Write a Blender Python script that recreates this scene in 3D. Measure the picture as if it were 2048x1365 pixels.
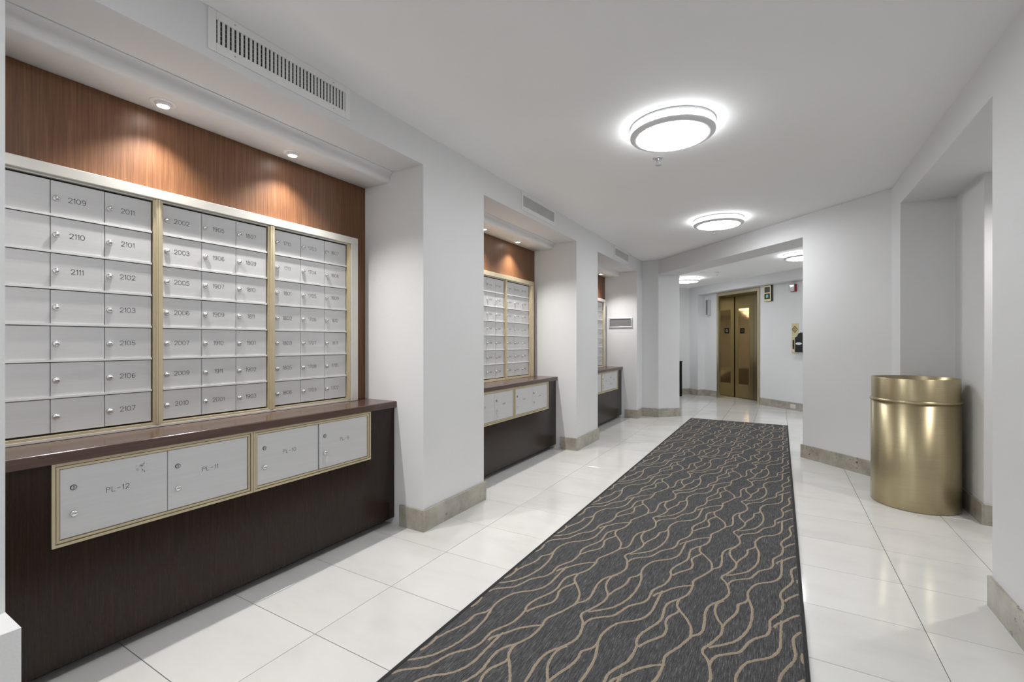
import bpy, math, random
from mathutils import Vector, Matrix
random.seed(7)
for o in list(bpy.data.objects): bpy.data.objects.remove(o)
scene = bpy.context.scene
COL = scene.collection
R2 = math.sqrt(2.0)

# ------------------------------------------------------------------ camera
cd = bpy.data.cameras.new('camera'); cam = bpy.data.objects.new('camera', cd); COL.objects.link(cam)
cam.location = (0, 0, 1.2)
cam.rotation_euler = (math.pi/2, 0, math.atan2(537, 920))
cd.sensor_width = 36; cd.lens = 36*920/2048
cd.shift_y = 3.5/2048
cd.clip_start = 0.02
scene.camera = cam

# ------------------------------------------------------------------ world + exposure
w = bpy.data.worlds.new('world'); scene.world = w; w.use_nodes = True
w.node_tree.nodes['Background'].inputs[0].default_value = (0.9, 0.93, 1, 1)
w.node_tree.nodes['Background'].inputs[1].default_value = 0.25
vs = scene.view_settings
vs.view_transform = 'Standard'; vs.look = 'None'; vs.gamma = 1; vs.use_curve_mapping = False
vs.exposure = 1.02
LAMP_E = 18.5        # emission of the drum ceiling lamps
SPOT_W = 27.0        # watts of each downlight
LAMP_C = (0.972, 0.992, 1.0)

# ------------------------------------------------------------------ materials
MATS = {}
def new_mat(name):
    m = bpy.data.materials.new(name); m.use_nodes = True
    MATS[name] = m
    nt = m.node_tree
    return m, nt, nt.nodes['Principled BSDF']
def ramp(nt, fac, stops):
    r = nt.nodes.new('ShaderNodeValToRGB')
    while len(r.color_ramp.elements) < len(stops): r.color_ramp.elements.new(0.5)
    for e, (p, c) in zip(r.color_ramp.elements, stops):
        e.position = p; e.color = (*c, 1)
    nt.links.new(fac, r.inputs[0]); return r.outputs[0]
def noise(nt, scale=5, detail=4, stretch=None, rough=0.5, coord='Object', rnd=False):
    tc = nt.nodes.new('ShaderNodeTexCoord')
    n = nt.nodes.new('ShaderNodeTexNoise')
    n.inputs['Scale'].default_value = scale; n.inputs['Detail'].default_value = detail
    n.inputs['Roughness'].default_value = rough
    if coord == 'World':
        g = nt.nodes.new('ShaderNodeNewGeometry'); out = g.outputs['Position']
    else: out = tc.outputs[coord]
    if rnd:
        oi = nt.nodes.new('ShaderNodeObjectInfo')
        va = nt.nodes.new('ShaderNodeVectorMath'); va.operation = 'MULTIPLY_ADD'
        cb = nt.nodes.new('ShaderNodeCombineXYZ')
        for i in range(3): nt.links.new(oi.outputs['Random'], cb.inputs[i])
        va.inputs[1].default_value = (37, 91, 53)
        nt.links.new(cb.outputs[0], va.inputs[0]); nt.links.new(out, va.inputs[2]); out = va.outputs[0]
    if stretch:
        mp = nt.nodes.new('ShaderNodeMapping'); mp.inputs['Scale'].default_value = stretch
        nt.links.new(out, mp.inputs[0]); out = mp.outputs[0]
    nt.links.new(out, n.inputs['Vector'])
    return n.outputs['Fac']
def bump(nt, fac, bsdf, strength=0.2, dist=0.01):
    b = nt.nodes.new('ShaderNodeBump'); b.inputs['Strength'].default_value = strength
    b.inputs['Distance'].default_value = dist
    nt.links.new(fac, b.inputs['Height']); nt.links.new(b.outputs[0], bsdf.inputs['Normal'])
def simple(name, col, rough=0.5, metal=0.0, var=0.06, scale=8, stretch=None, spec=0.5, bmp=0.0, bscale=200, coat=0.0):
    m, nt, b = new_mat(name)
    f = noise(nt, scale, 4, stretch)
    lo = tuple(max(0, c*(1-var)) for c in col); hi = tuple(min(1, c*(1+var)) for c in col)
    nt.links.new(ramp(nt, f, [(0.3, lo), (0.7, hi)]), b.inputs['Base Color'])
    b.inputs['Roughness'].default_value = rough; b.inputs['Metallic'].default_value = metal
    b.inputs['Specular IOR Level'].default_value = spec
    if coat: b.inputs['Coat Weight'].default_value = coat; b.inputs['Coat Roughness'].default_value = 0.06
    if bmp: bump(nt, noise(nt, bscale, 2), b, bmp, 0.004)
    return m
def emit(name, col, s):
    m, nt, b = new_mat(name)
    b.inputs['Base Color'].default_value = (0.9, 0.9, 0.9, 1)
    b.inputs['Emission Color'].default_value = (*col, 1); b.inputs['Emission Strength'].default_value = s
    return m

simple('wall_paint', (0.755, 0.757, 0.765), 0.62, var=0.012, scale=2, bmp=0.16, bscale=170, spec=0.3)
simple('ceiling_paint', (0.945, 0.945, 0.945), 0.8, var=0.012, scale=1.5, bmp=0.06, bscale=140, spec=0.2)
simple('grout', (0.07, 0.067, 0.063), 0.8)
# polished cream marble tiles: one material, each tile its own shade through the object random
m, nt, b = new_mat('marble_tile')
f1 = noise(nt, 2.2, 6, (1, 2.2, 1), 0.6, rnd=True)
c1 = ramp(nt, f1, [(0.25, (0.655, 0.645, 0.625)), (0.5, (0.72, 0.71, 0.69)), (0.75, (0.75, 0.74, 0.72))])
oi = nt.nodes.new('ShaderNodeObjectInfo')
mr = nt.nodes.new('ShaderNodeMapRange'); mr.inputs[3].default_value = 0.955; mr.inputs[4].default_value = 1.02
nt.links.new(oi.outputs['Random'], mr.inputs[0])
mx = nt.nodes.new('ShaderNodeMix'); mx.data_type = 'RGBA'; mx.blend_type = 'MULTIPLY'; mx.inputs[0].default_value = 1
nt.links.new(c1, mx.inputs[6]); nt.links.new(mr.outputs[0], mx.inputs[7])
nt.links.new(mx.outputs[2], b.inputs['Base Color'])
fr = noise(nt, 9, 5, rnd=True)
mr2 = nt.nodes.new('ShaderNodeMapRange'); mr2.inputs[3].default_value = 0.05; mr2.inputs[4].default_value = 0.15
nt.links.new(fr, mr2.inputs[0]); nt.links.new(mr2.outputs[0], b.inputs['Roughness'])
b.inputs['Specular IOR Level'].default_value = 0.5
# fossil stone baseboard
m, nt, b = new_mat('fossil_stone')
fa = noise(nt, 7, 5, None, 0.6, rnd=True)
ca = ramp(nt, fa, [(0.3, (0.29, 0.265, 0.22)), (0.55, (0.425, 0.395, 0.34)), (0.75, (0.51, 0.485, 0.43))])
fb = noise(nt, 42, 6, None, 0.7, rnd=True)
mk = ramp(nt, fb, [(0.575, (0, 0, 0)), (0.63, (1, 1, 1))])
fc = noise(nt, 6, 2, None, 0.5, rnd=True)
mk2 = ramp(nt, fc, [(0.46, (0, 0, 0)), (0.60, (1, 1, 1))])
mm = nt.nodes.new('ShaderNodeMath'); mm.operation = 'MULTIPLY'
nt.links.new(mk, mm.inputs[0]); nt.links.new(mk2, mm.inputs[1])
mx = nt.nodes.new('ShaderNodeMix'); mx.data_type = 'RGBA'
nt.links.new(mm.outputs[0], mx.inputs[0]); nt.links.new(ca, mx.inputs[6]); mx.inputs[7].default_value = (0.10, 0.06, 0.04, 1)
nt.links.new(mx.outputs[2], b.inputs['Base Color']); b.inputs['Roughness'].default_value = 0.3
# wood
def wood(name, cols, rough, coat=0.0, stretch=(40, 40, 1.2), scale=3.0):
    m, nt, b = new_mat(name)
    f = noise(nt, scale, 6, stretch, 0.65)
    nt.links.new(ramp(nt, f, [(0.3, cols[0]), (0.5, cols[1]), (0.7, cols[2])]), b.inputs['Base Color'])
    b.inputs['Roughness'].default_value = rough
    if coat: b.inputs['Coat Weight'].default_value = coat; b.inputs['Coat Roughness'].default_value = 0.12
    return m
wood('panel_wood', [(0.105, 0.042, 0.017), (0.152, 0.066, 0.028), (0.205, 0.098, 0.045)], 0.45)
wood('cabinet_wood', [(0.011, 0.0050, 0.0030), (0.017, 0.0080, 0.0047), (0.026, 0.0125, 0.0074)], 0.25)
wood('counter_wood', [(0.070, 0.040, 0.032), (0.088, 0.050, 0.040), (0.105, 0.062, 0.050)], 0.21, stretch=(40, 1.2, 40))
MATS['cabinet_wood'].node_tree.nodes['Principled BSDF'].inputs['Specular IOR Level'].default_value = 0.33
MATS['counter_wood'].node_tree.nodes['Principled BSDF'].inputs['Specular IOR Level'].default_value = 0.6
simple('toe_black', (0.008, 0.007, 0.007), 0.5)
simple('box_metal', (0.61, 0.61, 0.62), 0.45, 0.12, var=0.025, scale=3, stretch=(1, 1, 30))
simple('rail_metal', (0.74, 0.74, 0.735), 0.4, 0.2, var=0.03)
simple('champagne', (0.66, 0.575, 0.40), 0.34, 0.55, var=0.04)
simple('surround_metal', (0.72, 0.70, 0.65), 0.36, 0.4, var=0.03)
simple('dark_gap', (0.012, 0.011, 0.010), 0.7)
simple('engraving', (0.035, 0.035, 0.038), 0.7, spec=0.1)
simple('chrome', (0.82, 0.82, 0.83), 0.16, 1.0, var=0.02)
simple('keyhole', (0.03, 0.03, 0.032), 0.4)
simple('nickel', (0.66, 0.675, 0.70), 0.42, 0.75, var=0.03)
simple('white_metal', (0.80, 0.80, 0.80), 0.45, 0.0, var=0.01)
simple('slat_shadow_grey', (0.50, 0.50, 0.50), 0.5)  # white slats with their shadows mixed into the colour
simple('vent_dark', (0.02, 0.02, 0.02), 0.8)
simple('vent_grey', (0.22, 0.22, 0.22), 0.5, 0.2)
simple('tape_residue', (0.49, 0.49, 0.50), 0.7, 0.0)
emit('lamp_diffuser', LAMP_C, LAMP_E); emit('lamp_drum_side', LAMP_C, LAMP_E*0.34)
simple('lamp_silver', (0.86, 0.87, 0.89), 0.3, 0.0, var=0.02)
emit('downlight_lens', (1, 0.97, 0.93), 25)
emit('lantern_glow', (0.15, 0.85, 0.62), 0.45)
MATS['lantern_glow'].node_tree.nodes['Principled BSDF'].inputs['Base Color'].default_value = (0.05, 0.3, 0.22, 1)
# brushed brass (trash can): horizontal brushing on a turned cylinder
m, nt, b = new_mat('brushed_brass')
f = noise(nt, 6, 4, (1, 1, 120), 0.6)
nt.links.new(ramp(nt, f, [(0.3, (0.47, 0.40, 0.25)), (0.7, (0.55, 0.475, 0.31))]), b.inputs['Base Color'])
b.inputs['Metallic'].default_value = 1; b.inputs['Roughness'].default_value = 0.40
b.inputs['Anisotropic'].default_value = 0.8; b.inputs['Anisotropic Rotation'].default_value = 0.25
tg = nt.nodes.new('ShaderNodeTangent'); tg.direction_type = 'RADIAL'; tg.axis = 'Z'
nt.links.new(tg.outputs[0], b.inputs['Tangent'])
simple('satin_brass', (0.33, 0.275, 0.165), 0.30, 1.0, var=0.05, scale=4, stretch=(30, 30, 1))
simple('frame_brass', (0.60, 0.55, 0.385), 0.28, 1.0, var=0.04, scale=4, stretch=(30, 30, 1))
simple('polished_brass', (0.38, 0.285, 0.185), 0.05, 1.0, var=0.03)
simple('mirror_brass', (0.68, 0.60, 0.42), 0.035, 1.0, var=0.02)
simple('plate_brass', (0.70, 0.62, 0.36), 0.35, 0.35)
simple('black_plastic', (0.010, 0.010, 0.011), 0.3)
simple('bin_black', (0.010, 0.009, 0.007), 0.7, spec=0.1)
simple('white_plastic', (0.78, 0.78, 0.77), 0.4)
simple('red_plastic', (0.30, 0.02, 0.02), 0.35)
simple('emblem_red', (0.15, 0.025, 0.012), 0.5)
simple('cream_plastic', (0.72, 0.70, 0.62), 0.4)
simple('light_letter', (0.75, 0.75, 0.73), 0.5)
m, nt, b = new_mat('clear_lens')
nt.links.new(ramp(nt, noise(nt, 60, 2), [(0.4, (0.55, 0.6, 0.68)), (0.6, (0.9, 0.92, 0.95))]), b.inputs['Base Color'])
b.inputs['Roughness'].default_value = 0.1; b.inputs['Transmission Weight'].default_value = 0.3
m, nt, b = new_mat('clear_tag')
nt.links.new(ramp(nt, noise(nt, 60, 2), [(0.4, (0.72, 0.73, 0.74)), (0.6, (0.9, 0.9, 0.9))]), b.inputs['Base Color'])
b.inputs['Roughness'].default_value = 0.12; b.inputs['Alpha'].default_value = 0.45
# carpet
m, nt, b = new_mat('carpet_charcoal')
f = noise(nt, 24, 6, (14, 0.8, 1), 0.75)
c1 = ramp(nt, f, [(0.30, (0.026, 0.026, 0.027)), (0.47, (0.066, 0.066, 0.068)), (0.57, (0.105, 0.105, 0.108)), (0.70, (0.25, 0.25, 0.255))])
f2 = noise(nt, 330, 3, None, 0.7)
mr = nt.nodes.new('ShaderNodeMapRange'); mr.inputs[1].default_value = 0.3; mr.inputs[2].default_value = 0.7
mr.inputs[3].default_value = 0.62; mr.inputs[4].default_value = 1.35
nt.links.new(f2, mr.inputs[0])
mx = nt.nodes.new('ShaderNodeMix'); mx.data_type = 'RGBA'; mx.blend_type = 'MULTIPLY'; mx.inputs[0].default_value = 1
nt.links.new(c1, mx.inputs[6]); nt.links.new(mr.outputs[0], mx.inputs[7]); nt.links.new(mx.outputs[2], b.inputs['Base Color'])
b.inputs['Roughness'].default_value = 0.95; b.inputs['Specular IOR Level'].default_value = 0.1
bump(nt, f2, b, 0.5, 0.004)
m, nt, b = new_mat('carpet_tan')
f = noise(nt, 260, 3, None, 0.7)
nt.links.new(ramp(nt, f, [(0.3, (0.21, 0.17, 0.125)), (0.6, (0.36, 0.30, 0.23)), (0.75, (0.46, 0.395, 0.315))]), b.inputs['Base Color'])
b.inputs['Roughness'].default_value = 0.95; b.inputs['Specular IOR Level'].default_value = 0.1
simple('carpet_binding', (0.018, 0.018, 0.019), 0.9)
def M(n): return MATS[n]

# ------------------------------------------------------------------ mesh builder
class MB:
    def __init__(s): s.v = []; s.f = []; s.m = []; s.sm = []; s.mats = []
    def mi(s, mat):
        if mat not in s.mats: s.mats.append(mat)
        return s.mats.index(mat)
    def add(s, vs_, fs, mat, smooth=False):
        o = len(s.v); s.v += [tuple(p) for p in vs_]; k = s.mi(mat)
        for f in fs: s.f.append([i+o for i in f]); s.m.append(k); s.sm.append(smooth)
        return s
    def box(s, x0, x1, y0, y1, z0, z1, mat):
        v = [(x0,y0,z0),(x1,y0,z0),(x1,y1,z0),(x0,y1,z0),(x0,y0,z1),(x1,y0,z1),(x1,y1,z1),(x0,y1,z1)]
        return s.add(v, [(0,3,2,1),(4,5,6,7),(0,1,5,4),(1,2,6,5),(2,3,7,6),(3,0,4,7)], mat)
    def prism(s, poly, z0, z1, mat):
        n = len(poly)
        a = sum(poly[i][0]*poly[(i+1) % n][1]-poly[(i+1) % n][0]*poly[i][1] for i in range(n))
        if a < 0: poly = poly[::-1]
        v = [(x, y, z0) for x, y in poly]+[(x, y, z1) for x, y in poly]
        f = [tuple(range(n-1, -1, -1)), tuple(range(n, 2*n))]+[(i, (i+1) % n, n+(i+1) % n, n+i) for i in range(n)]
        return s.add(v, f, mat)
    def extrude_y(s, prof, y0, y1, mat, smooth=False):   # prof: list of (x,z), counter-clockwise seen from -y
        n = len(prof)
        v = [(x, y0, z) for x, z in prof]+[(x, y1, z) for x, z in prof]
        s.add(v, [tuple(range(n)), tuple(range(2*n-1, n-1, -1))], mat)
        s.add(v, [(i, n+i, n+(i+1) % n, (i+1) % n) for i in range(n)], mat, smooth)
        return s
    def lathe(s, prof, mat, seg=32, c=(0, 0, 0), axis='Z', smooth=True):
        v = []; f = []; n = len(prof)
        for i in range(seg):
            a = 2*math.pi*i/seg
            for r, h in prof:
                p = (r*math.cos(a), r*math.sin(a), h)
                if axis == 'X': p = (h, r*math.cos(a), r*math.sin(a))
                if axis == 'Y': p = (r*math.sin(a), h, r*math.cos(a))
                v.append((p[0]+c[0], p[1]+c[1], p[2]+c[2]))
        for i in range(seg):
            j = (i+1) % seg
            for k in range(n-1):
                f.append((i*n+k, j*n+k, j*n+k+1, i*n+k+1))
        return s.add(v, f, mat, smooth)
    def tube(s, pts, r, mat, seg=8):
        v = []; f = []; n = len(pts)
        for i, p in enumerate(pts):
            p = Vector(p); d = Vector(pts[min(i+1, n-1)])-Vector(pts[max(i-1, 0)]); d.normalize()
            u = d.orthogonal().normalized(); w_ = d.cross(u)
            for k in range(seg):
                a = 2*math.pi*k/seg; v.append(p+u*r*math.cos(a)+w_*r*math.sin(a))
        for i in range(n-1):
            for k in range(seg):
                f.append((i*seg+k, i*seg+(k+1) % seg, (i+1)*seg+(k+1) % seg, (i+1)*seg+k))
        f += [tuple(range(seg-1, -1, -1)), tuple(range((n-1)*seg, n*seg))]
        return s.add(v, f, mat, True)
    def mesh(s, name):
        me = bpy.data.meshes.new(name); me.from_pydata(s.v, [], s.f)
        for mt in s.mats: me.materials.append(M(mt))
        for p, k, sm in zip(me.polygons, s.m, s.sm): p.material_index = k; p.use_smooth = sm
        me.update(); return me
    def build(s, name, parent=None, loc=(0, 0, 0), bevel=0, seg=2):
        o = obj(name, s.mesh(name), parent, loc)
        if bevel:
            bv = o.modifiers.new('bevel', 'BEVEL'); bv.width = bevel; bv.segments = seg; bv.limit_method = 'ANGLE'
        return o
def obj(name, data, parent=None, loc=(0, 0, 0), rz=0):
    o = bpy.data.objects.new(name, data); COL.objects.link(o); o.location = loc; o.rotation_euler = (0, 0, rz)
    if parent: o.parent = parent
    return o
def tag(o, label=None, cat=None, group=None, kind=None):
    if label: o['label'] = label
    if cat: o['category'] = cat
    if group: o['group'] = group
    if kind: o['kind'] = kind
    return o
def thing(name, loc, label, cat, group=None, rz=0):
    return tag(obj(name, None, None, loc, rz), label, cat, group)
def struct(o): o['kind'] = 'structure'; return o
DIAG = -math.pi/4      # the lift lobby is turned 45 degrees: local X runs along its walls, local Y into them
def dloc(x, y, z=0):   # local lobby coordinates -> world
    return Vector(((x+y)/R2, (y-x)/R2, z))

TXT = {}
def text_mesh(s, size, thin=0.0, spacing=1.0, mat='engraving'):
    key = (s, size, spacing, mat)
    if key in TXT: return TXT[key]
    c = bpy.data.curves.new('t', 'FONT'); c.body = s; c.size = size; c.align_x = 'CENTER'; c.align_y = 'CENTER'
    c.extrude = 0.0002; c.offset = -thin; c.space_character = spacing; c.resolution_u = 3
    o = bpy.data.objects.new('t', c); COL.objects.link(o)
    dg = bpy.context.evaluated_depsgraph_get()
    me = bpy.data.meshes.new_from_object(o.evaluated_get(dg)); me.name = 'number'
    bpy.data.objects.remove(o); me.materials.clear(); me.materials.append(M(mat))
    # text lies in XY: stand it up so that it reads when seen from +X (text x -> world +y, text y -> world z)
    me.transform(Matrix(((0, 0, 1, 0), (1, 0, 0, 0), (0, 1, 0, 0), (0, 0, 0, 1))))
    TXT[key] = me
    return me

def ell(cx, cy, rx, ry, n=20): return [(cx+rx*math.sin(2*math.pi*k/n), cy+ry*math.cos(2*math.pi*k/n)) for k in range(n+1)]
_six = [(.52,.92),(.33,1),(.12,.85),(.03,.5),(.05,.2),(.2,.02),(.35,0),(.55,.1),(.6,.3),(.52,.5),(.32,.58),(.12,.48),(.045,.3)]
GLYPH = {   # width, strokes (smooth?, points) for a cap height of 1
 '0': (.68, [(0, ell(.34,.5,.34,.5))]), '1': (.22, [(0, [(0,.80),(.2,1),(.2,0)])]),
 '2': (.62, [(1, [(.02,.74),(.09,.92),(.3,1),(.54,.91),(.6,.72),(.5,.5),(.03,.0)]), (0, [(.03,0),(.62,0)])]),
 '3': (.62, [(1, [(.03,.84),(.15,.97),(.33,1),(.53,.92),(.58,.76),(.48,.58),(.26,.54)]), (1, [(.26,.54),(.52,.48),(.62,.28),(.52,.06),(.3,0),(.1,.05),(0,.2)])]),
 '4': (.64, [(0, [(.46,0),(.46,1),(0,.3),(.64,.3)])]),
 '5': (.62, [(0, [(.56,1),(.1,1),(.06,.56)]), (1, [(.06,.56),(.3,.62),(.52,.54),(.6,.32),(.5,.08),(.28,0),(.08,.06),(0,.2)])]),
 '6': (.62, [(1, _six)]), '7': (.58, [(0, [(0,1),(.58,1),(.2,0)])]),
 '8': (.62, [(0, ell(.31,.76,.24,.24)), (0, ell(.31,.26,.31,.26))]),
 '9': (.62, [(1, [(.62-x, 1-y) for x, y in _six])]),
 'P': (.58, [(0, [(0,0),(0,1),(.36,1)]), (1, [(.36,1),(.53,.92),(.58,.77),(.53,.62),(.36,.54)]), (0, [(.36,.54),(0,.54)])]),
 'L': (.5, [(0, [(0,1),(0,0),(.5,0)])]), '-': (.62, [(0, [(.06,.5),(.56,.5)])])}
def smooth2(P, n=4):
    P = [Vector(p) for p in P]; Q = [P[0]]+P+[P[-1]]; out = []
    for i in range(1, len(Q)-2):
        p0, p1, p2, p3 = Q[i-1], Q[i], Q[i+1], Q[i+2]
        for k in range(n):
            t = k/n; out.append(0.5*((2*p1)+(p2-p0)*t+(2*p0-5*p1+4*p2-p3)*t*t+(3*p1-p0-3*p2+p3)*t**3))
    return out+[P[-1]]
ENG = {}
def engraved(txt, cap=0.0195, gap=0.0042, wd=0.0017):
    key = (txt, cap)
    if key in ENG: return ENG[key]
    tot = sum(GLYPH[c][0]*cap for c in txt)+gap*(len(txt)-1); x = -tot/2; b_ = MB()
    for c in txt:
        w_, strokes = GLYPH[c]
        for sm, P in strokes:
            P = smooth2(P) if sm else [Vector(p) for p in P]
            for p, q in zip(P[:-1], P[1:]):
                d = (q-p); L = d.length
                if L < 1e-6: continue
                d = d/L; nn = Vector((-d.y, d.x))*wd/2; e = d*wd*0.35
                a0, a1 = p*cap-e, q*cap+e
                pts = [a0+nn, a0-nn, a1-nn, a1+nn]
                b_.add([(0, x+v.x, v.y-cap/2) for v in pts], [(0, 1, 2, 3)], 'engraving')
        x += w_*cap+gap
    ENG[key] = b_.mesh('number'); return ENG[key]

# ================================================================== SETTING
ZC = 2.535; ZV = 2.472; XW = -1.96; XR = 0.83
ALC = [0.0, 2.54, 5.04]          # offsets of the three alcoves along the corridor
A0, A1 = 0.415, 2.24              # alcove opening in its own y
# ---- floor
fl = struct(MB().box(-4.2, 4.5, -3.2, 13.5, -0.06, -0.005, 'grout').build('floor'))
PX, PY, JX, JY = 0.4354, 0.430, -1.656, 1.227
def tile_mesh():
    hx, hy, c = PX/2-0.0014, PY/2-0.0014, 0.0008
    v = [(-hx,-hy,-0.005),(hx,-hy,-0.005),(hx,hy,-0.005),(-hx,hy,-0.005),
         (-hx,-hy,-c),(hx,-hy,-c),(hx,hy,-c),(-hx,hy,-c),
         (-hx+c,-hy+c,0),(hx-c,-hy+c,0),(hx-c,hy-c,0),(-hx+c,hy-c,0)]
    f = [(0,1,5,4),(1,2,6,5),(2,3,7,6),(3,0,4,7),(4,5,9,8),(5,6,10,9),(6,7,11,10),(7,4,8,11),(8,9,10,11)]
    b_ = MB(); b_.add(v, f, 'marble_tile'); return b_.mesh('floor_tile')
TM = tile_mesh()
hid = MB(); ntile = 0
for i in range(-6, 13):
    for j in range(-11, 28):
        cx, cy = JX+(i+0.5)*PX, JY+(j+0.5)*PY
        q, c = cx-cy, cx+cy
        corridor = -2.75 < cx < 2.3 and c < 6.6
        lobby = c > 5.9 and c < 10.8 and -13.7 < q < -1.9
        if not (corridor or lobby): continue
        vis = (corridor and cx > -2.5 and cy > -0.05 and cx < (0.95 if cy < 2.6 else 1.5)) or (lobby and q < -8.3)
        if vis:
            obj('floor_tile', TM, fl, (cx, cy, 0)); ntile += 1
        else:
            o_ = len(hid.v); k = hid.mi('marble_tile')
            for p in TM.vertices: hid.v.append((p.co.x+cx, p.co.y+cy, p.co.z))
            for p in TM.polygons: hid.f.append([t+o_ for t in p.vertices]); hid.m.append(k); hid.sm.append(False)
tag(hid.build('floor_tile_field', fl), kind='stuff')

# ---- ceilings
struct(MB().prism([(-2.7,-3.2),(2.3,-3.2),(2.3,3.9),(-1.6,7.8),(-2.7,8.9)], ZC, ZC+0.12, 'ceiling_paint').build('ceiling'))
lc = MB().box(-9.6, -1.4, 4.40, 7.6, ZV, ZV+0.12, 'ceiling_paint').build('ceiling_lobby'); lc.rotation_euler.z = DIAG; struct(lc)

# ---- left wall with three alcoves
wl = MB()
edges = [-3.2]
for a in ALC: edges += [a+A0, a+A1]
# solid piers between the alcoves
piers = [(-3.2, A0), (A1, ALC[1]+0.39), (ALC[1]+A1, ALC[2]+0.43), ]
for y0, y1 in piers: wl.box(-2.62, XW, y0, y1, 0, ZC, 'wall_paint')
wl.box(XW, -1.815, -3.2, A0, 0, 0.411, 'wall_paint')           # low plastered ledge in front of the nearest pier
openings = [(A0, A1), (ALC[1]+0.39, ALC[1]+A1), (ALC[2]+0.43, ALC[2]+A1)]
for y0, y1 in openings:
    wl.box(-2.62, XW, y0, y1, 2.333, ZC, 'wall_paint')          # header over the opening
    wl.box(-2.62, -2.497, y0, y1, 0, 2.333, 'wall_paint')       # back of the alcove
struct(wl.build('wall_left'))
# lowered soffit strip with a soft plaster edge inside each alcove
for k, (y0, y1) in enumerate(openings):
    prof = [(-2.4970, 2.3325), (-2.4970, 2.268), (-2.275, 2.268)]
    for t in range(1, 7):
        a = math.pi/2*t/6; prof.append((-2.275+0.03*math.sin(a), 2.298-0.03*math.cos(a)))
    for t in range(1, 7):
        a = math.pi/2*t/6; prof.append((-2.245+0.0345*(1-math.cos(a)), 2.298+0.0345*math.sin(a)))
    struct(MB().extrude_y(prof, y0+0.0005, y1-0.0005, 'wall_paint', True).build('trim_%d' % (k+1)))
# wall block at the end of the left side, with the left jamb of the lobby opening
YE = ALC[2]+A1
struct(MB().prism([(XW, YE), (XW, 7.60), (-1.70, 7.60), (-1.425, 7.875), (-3.37, 9.82), (-3.7, 9.5), (-3.7, YE)], 0, ZC, 'wall_paint').build('wall_left_end', bevel=0.004))

# ---- right wall
wr = MB()
wr.box(XR, XR+0.28, -3.2, 2.90, 0, ZC, 'wall_paint')
wr.box(XR, XR+0.28, 2.90, 4.765, 2.32, ZC, 'wall_paint')
struct(wr.build('wall_right'))
struct(MB().prism([(XR, 4.765), (1.158, 4.765), (1.158, 4.188), (2.3, 4.188), (2.3, 4.40), (2.05, 4.40), (0.475, 5.975), (0.20, 5.70), (XR, 5.07)], 0, ZC, 'wall_paint').build('wall_right_end', bevel=0.004))
struct(MB().box(2.2, 2.3, 1.6, 4.188, 0, ZC, 'wall_paint').build('wall_niche_side'))
struct(MB().box(XR+0.28, 2.3, 1.5, 1.6, 0, ZC, 'wall_paint').build('wall_niche_near'))
struct(MB().box(XR+0.28, 2.3, 1.6, 4.765, 2.32, 2.40, 'wall_paint').build('ceiling_niche'))
struct(MB().box(-2.7, 1.2, -3.3, -3.2, 0, ZC, 'wall_paint').build('wall_back'))
# beam over the lobby opening (45 degrees)
bm_ = MB().box(-6.78, -3.80, 4.172, 4.561, 2.305, ZC-0.001, 'wall_paint').build('wall_lobby_beam', bevel=0.004); bm_.rotation_euler.z = DIAG; struct(bm_)

# ---- lift lobby walls (local frame)
EX0, EX1, EZ = -8.565, -7.465, 2.215      # lift opening
YB, YP = 6.923, 6.732                      # wall plane, pilaster/bulkhead plane
lw = MB()
lw.box(-9.5, -9.32, 4.55, 7.6, 0, ZV+0.05, 'wall_paint')                 # left side wall
o = lw.build('wall_lobby_left'); o.rotation_euler.z = DIAG; struct(o)
lw = MB()
lw.box(-9.32, -9.025, YP, 7.6, 0, 2.29, 'wall_paint')
lw.box(-9.32, -1.4, YP, 7.6, 2.29, ZV+0.05, 'wall_paint')
lw.box(-9.025, EX0-0.06, YB, 7.6, 0, 2.29, 'wall_paint')
lw.box(EX1+0.06, -1.4, YB, 7.6, 0, 2.29, 'wall_paint')
lw.box(EX0-0.06, EX1+0.06, YB+0.001, 7.6, EZ+0.07, 2.29, 'wall_paint')
lw.box(EX0-0.06, EX1+0.06, 7.45, 7.6, 0, EZ+0.07, 'dark_gap')
o = lw.build('wall_lobby_back'); o.rotation_euler.z = DIAG; struct(o)
o = MB().box(-1.5, -1.4, 4.562, 7.6, 0, ZV+0.05, 'wall_paint').build('wall_lobby_right'); o.rotation_euler.z = DIAG; struct(o)

# ---- stone baseboards, piece by piece
BH, BT = 0.137, 0.014
nbase = [0]
def stone_piece(par, p, u, n, L):
    """box of length L along unit vector u, thickness BT along n, starting at p"""
    m_ = MB(); c = 0.0015
    def P(a, t, z): return (u[0]*a+n[0]*t, u[1]*a+n[1]*t, z)
    v = [P(0.0004,0,0),P(L-0.0004,0,0),P(L-0.0004,BT,0),P(0.0004,BT,0),
         P(0.0004,0,BH),P(L-0.0004,0,BH),P(L-0.0004,BT-c,BH),P(0.0004,BT-c,BH),P(L-0.0004,BT,BH-c),P(0.0004,BT,BH-c)]
    f = [(0,3,2,1),(4,5,6,7),(0,1,5,4),(3,9,8,2),(9,7,6,8),(1,2,8,6,5),(0,4,7,9,3)]
    if u[0]*n[1]-u[1]*n[0] < 0: f = [tuple(reversed(q)) for q in f]
    m_.add(v, f, 'fossil_stone'); return m_.build('stone_panel', par, (p[0], p[1], 0))
def baseboard(side, runs):
    par = struct(obj('baseboard_'+side, None))
    for (p0, p1, n, cuts, e0, e1) in runs:
        p0 = Vector(p0); p1 = Vector(p1); d = p1-p0; L = d.length; u = d/L
        ts = [-e0*BT]+[c for c in cuts]+[L+e1*BT]
        for a, b_ in zip(ts[:-1], ts[1:]):
            stone_piece(par, p0+u*a, u, n, b_-a)
    return par
CXB = -2.19
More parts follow.
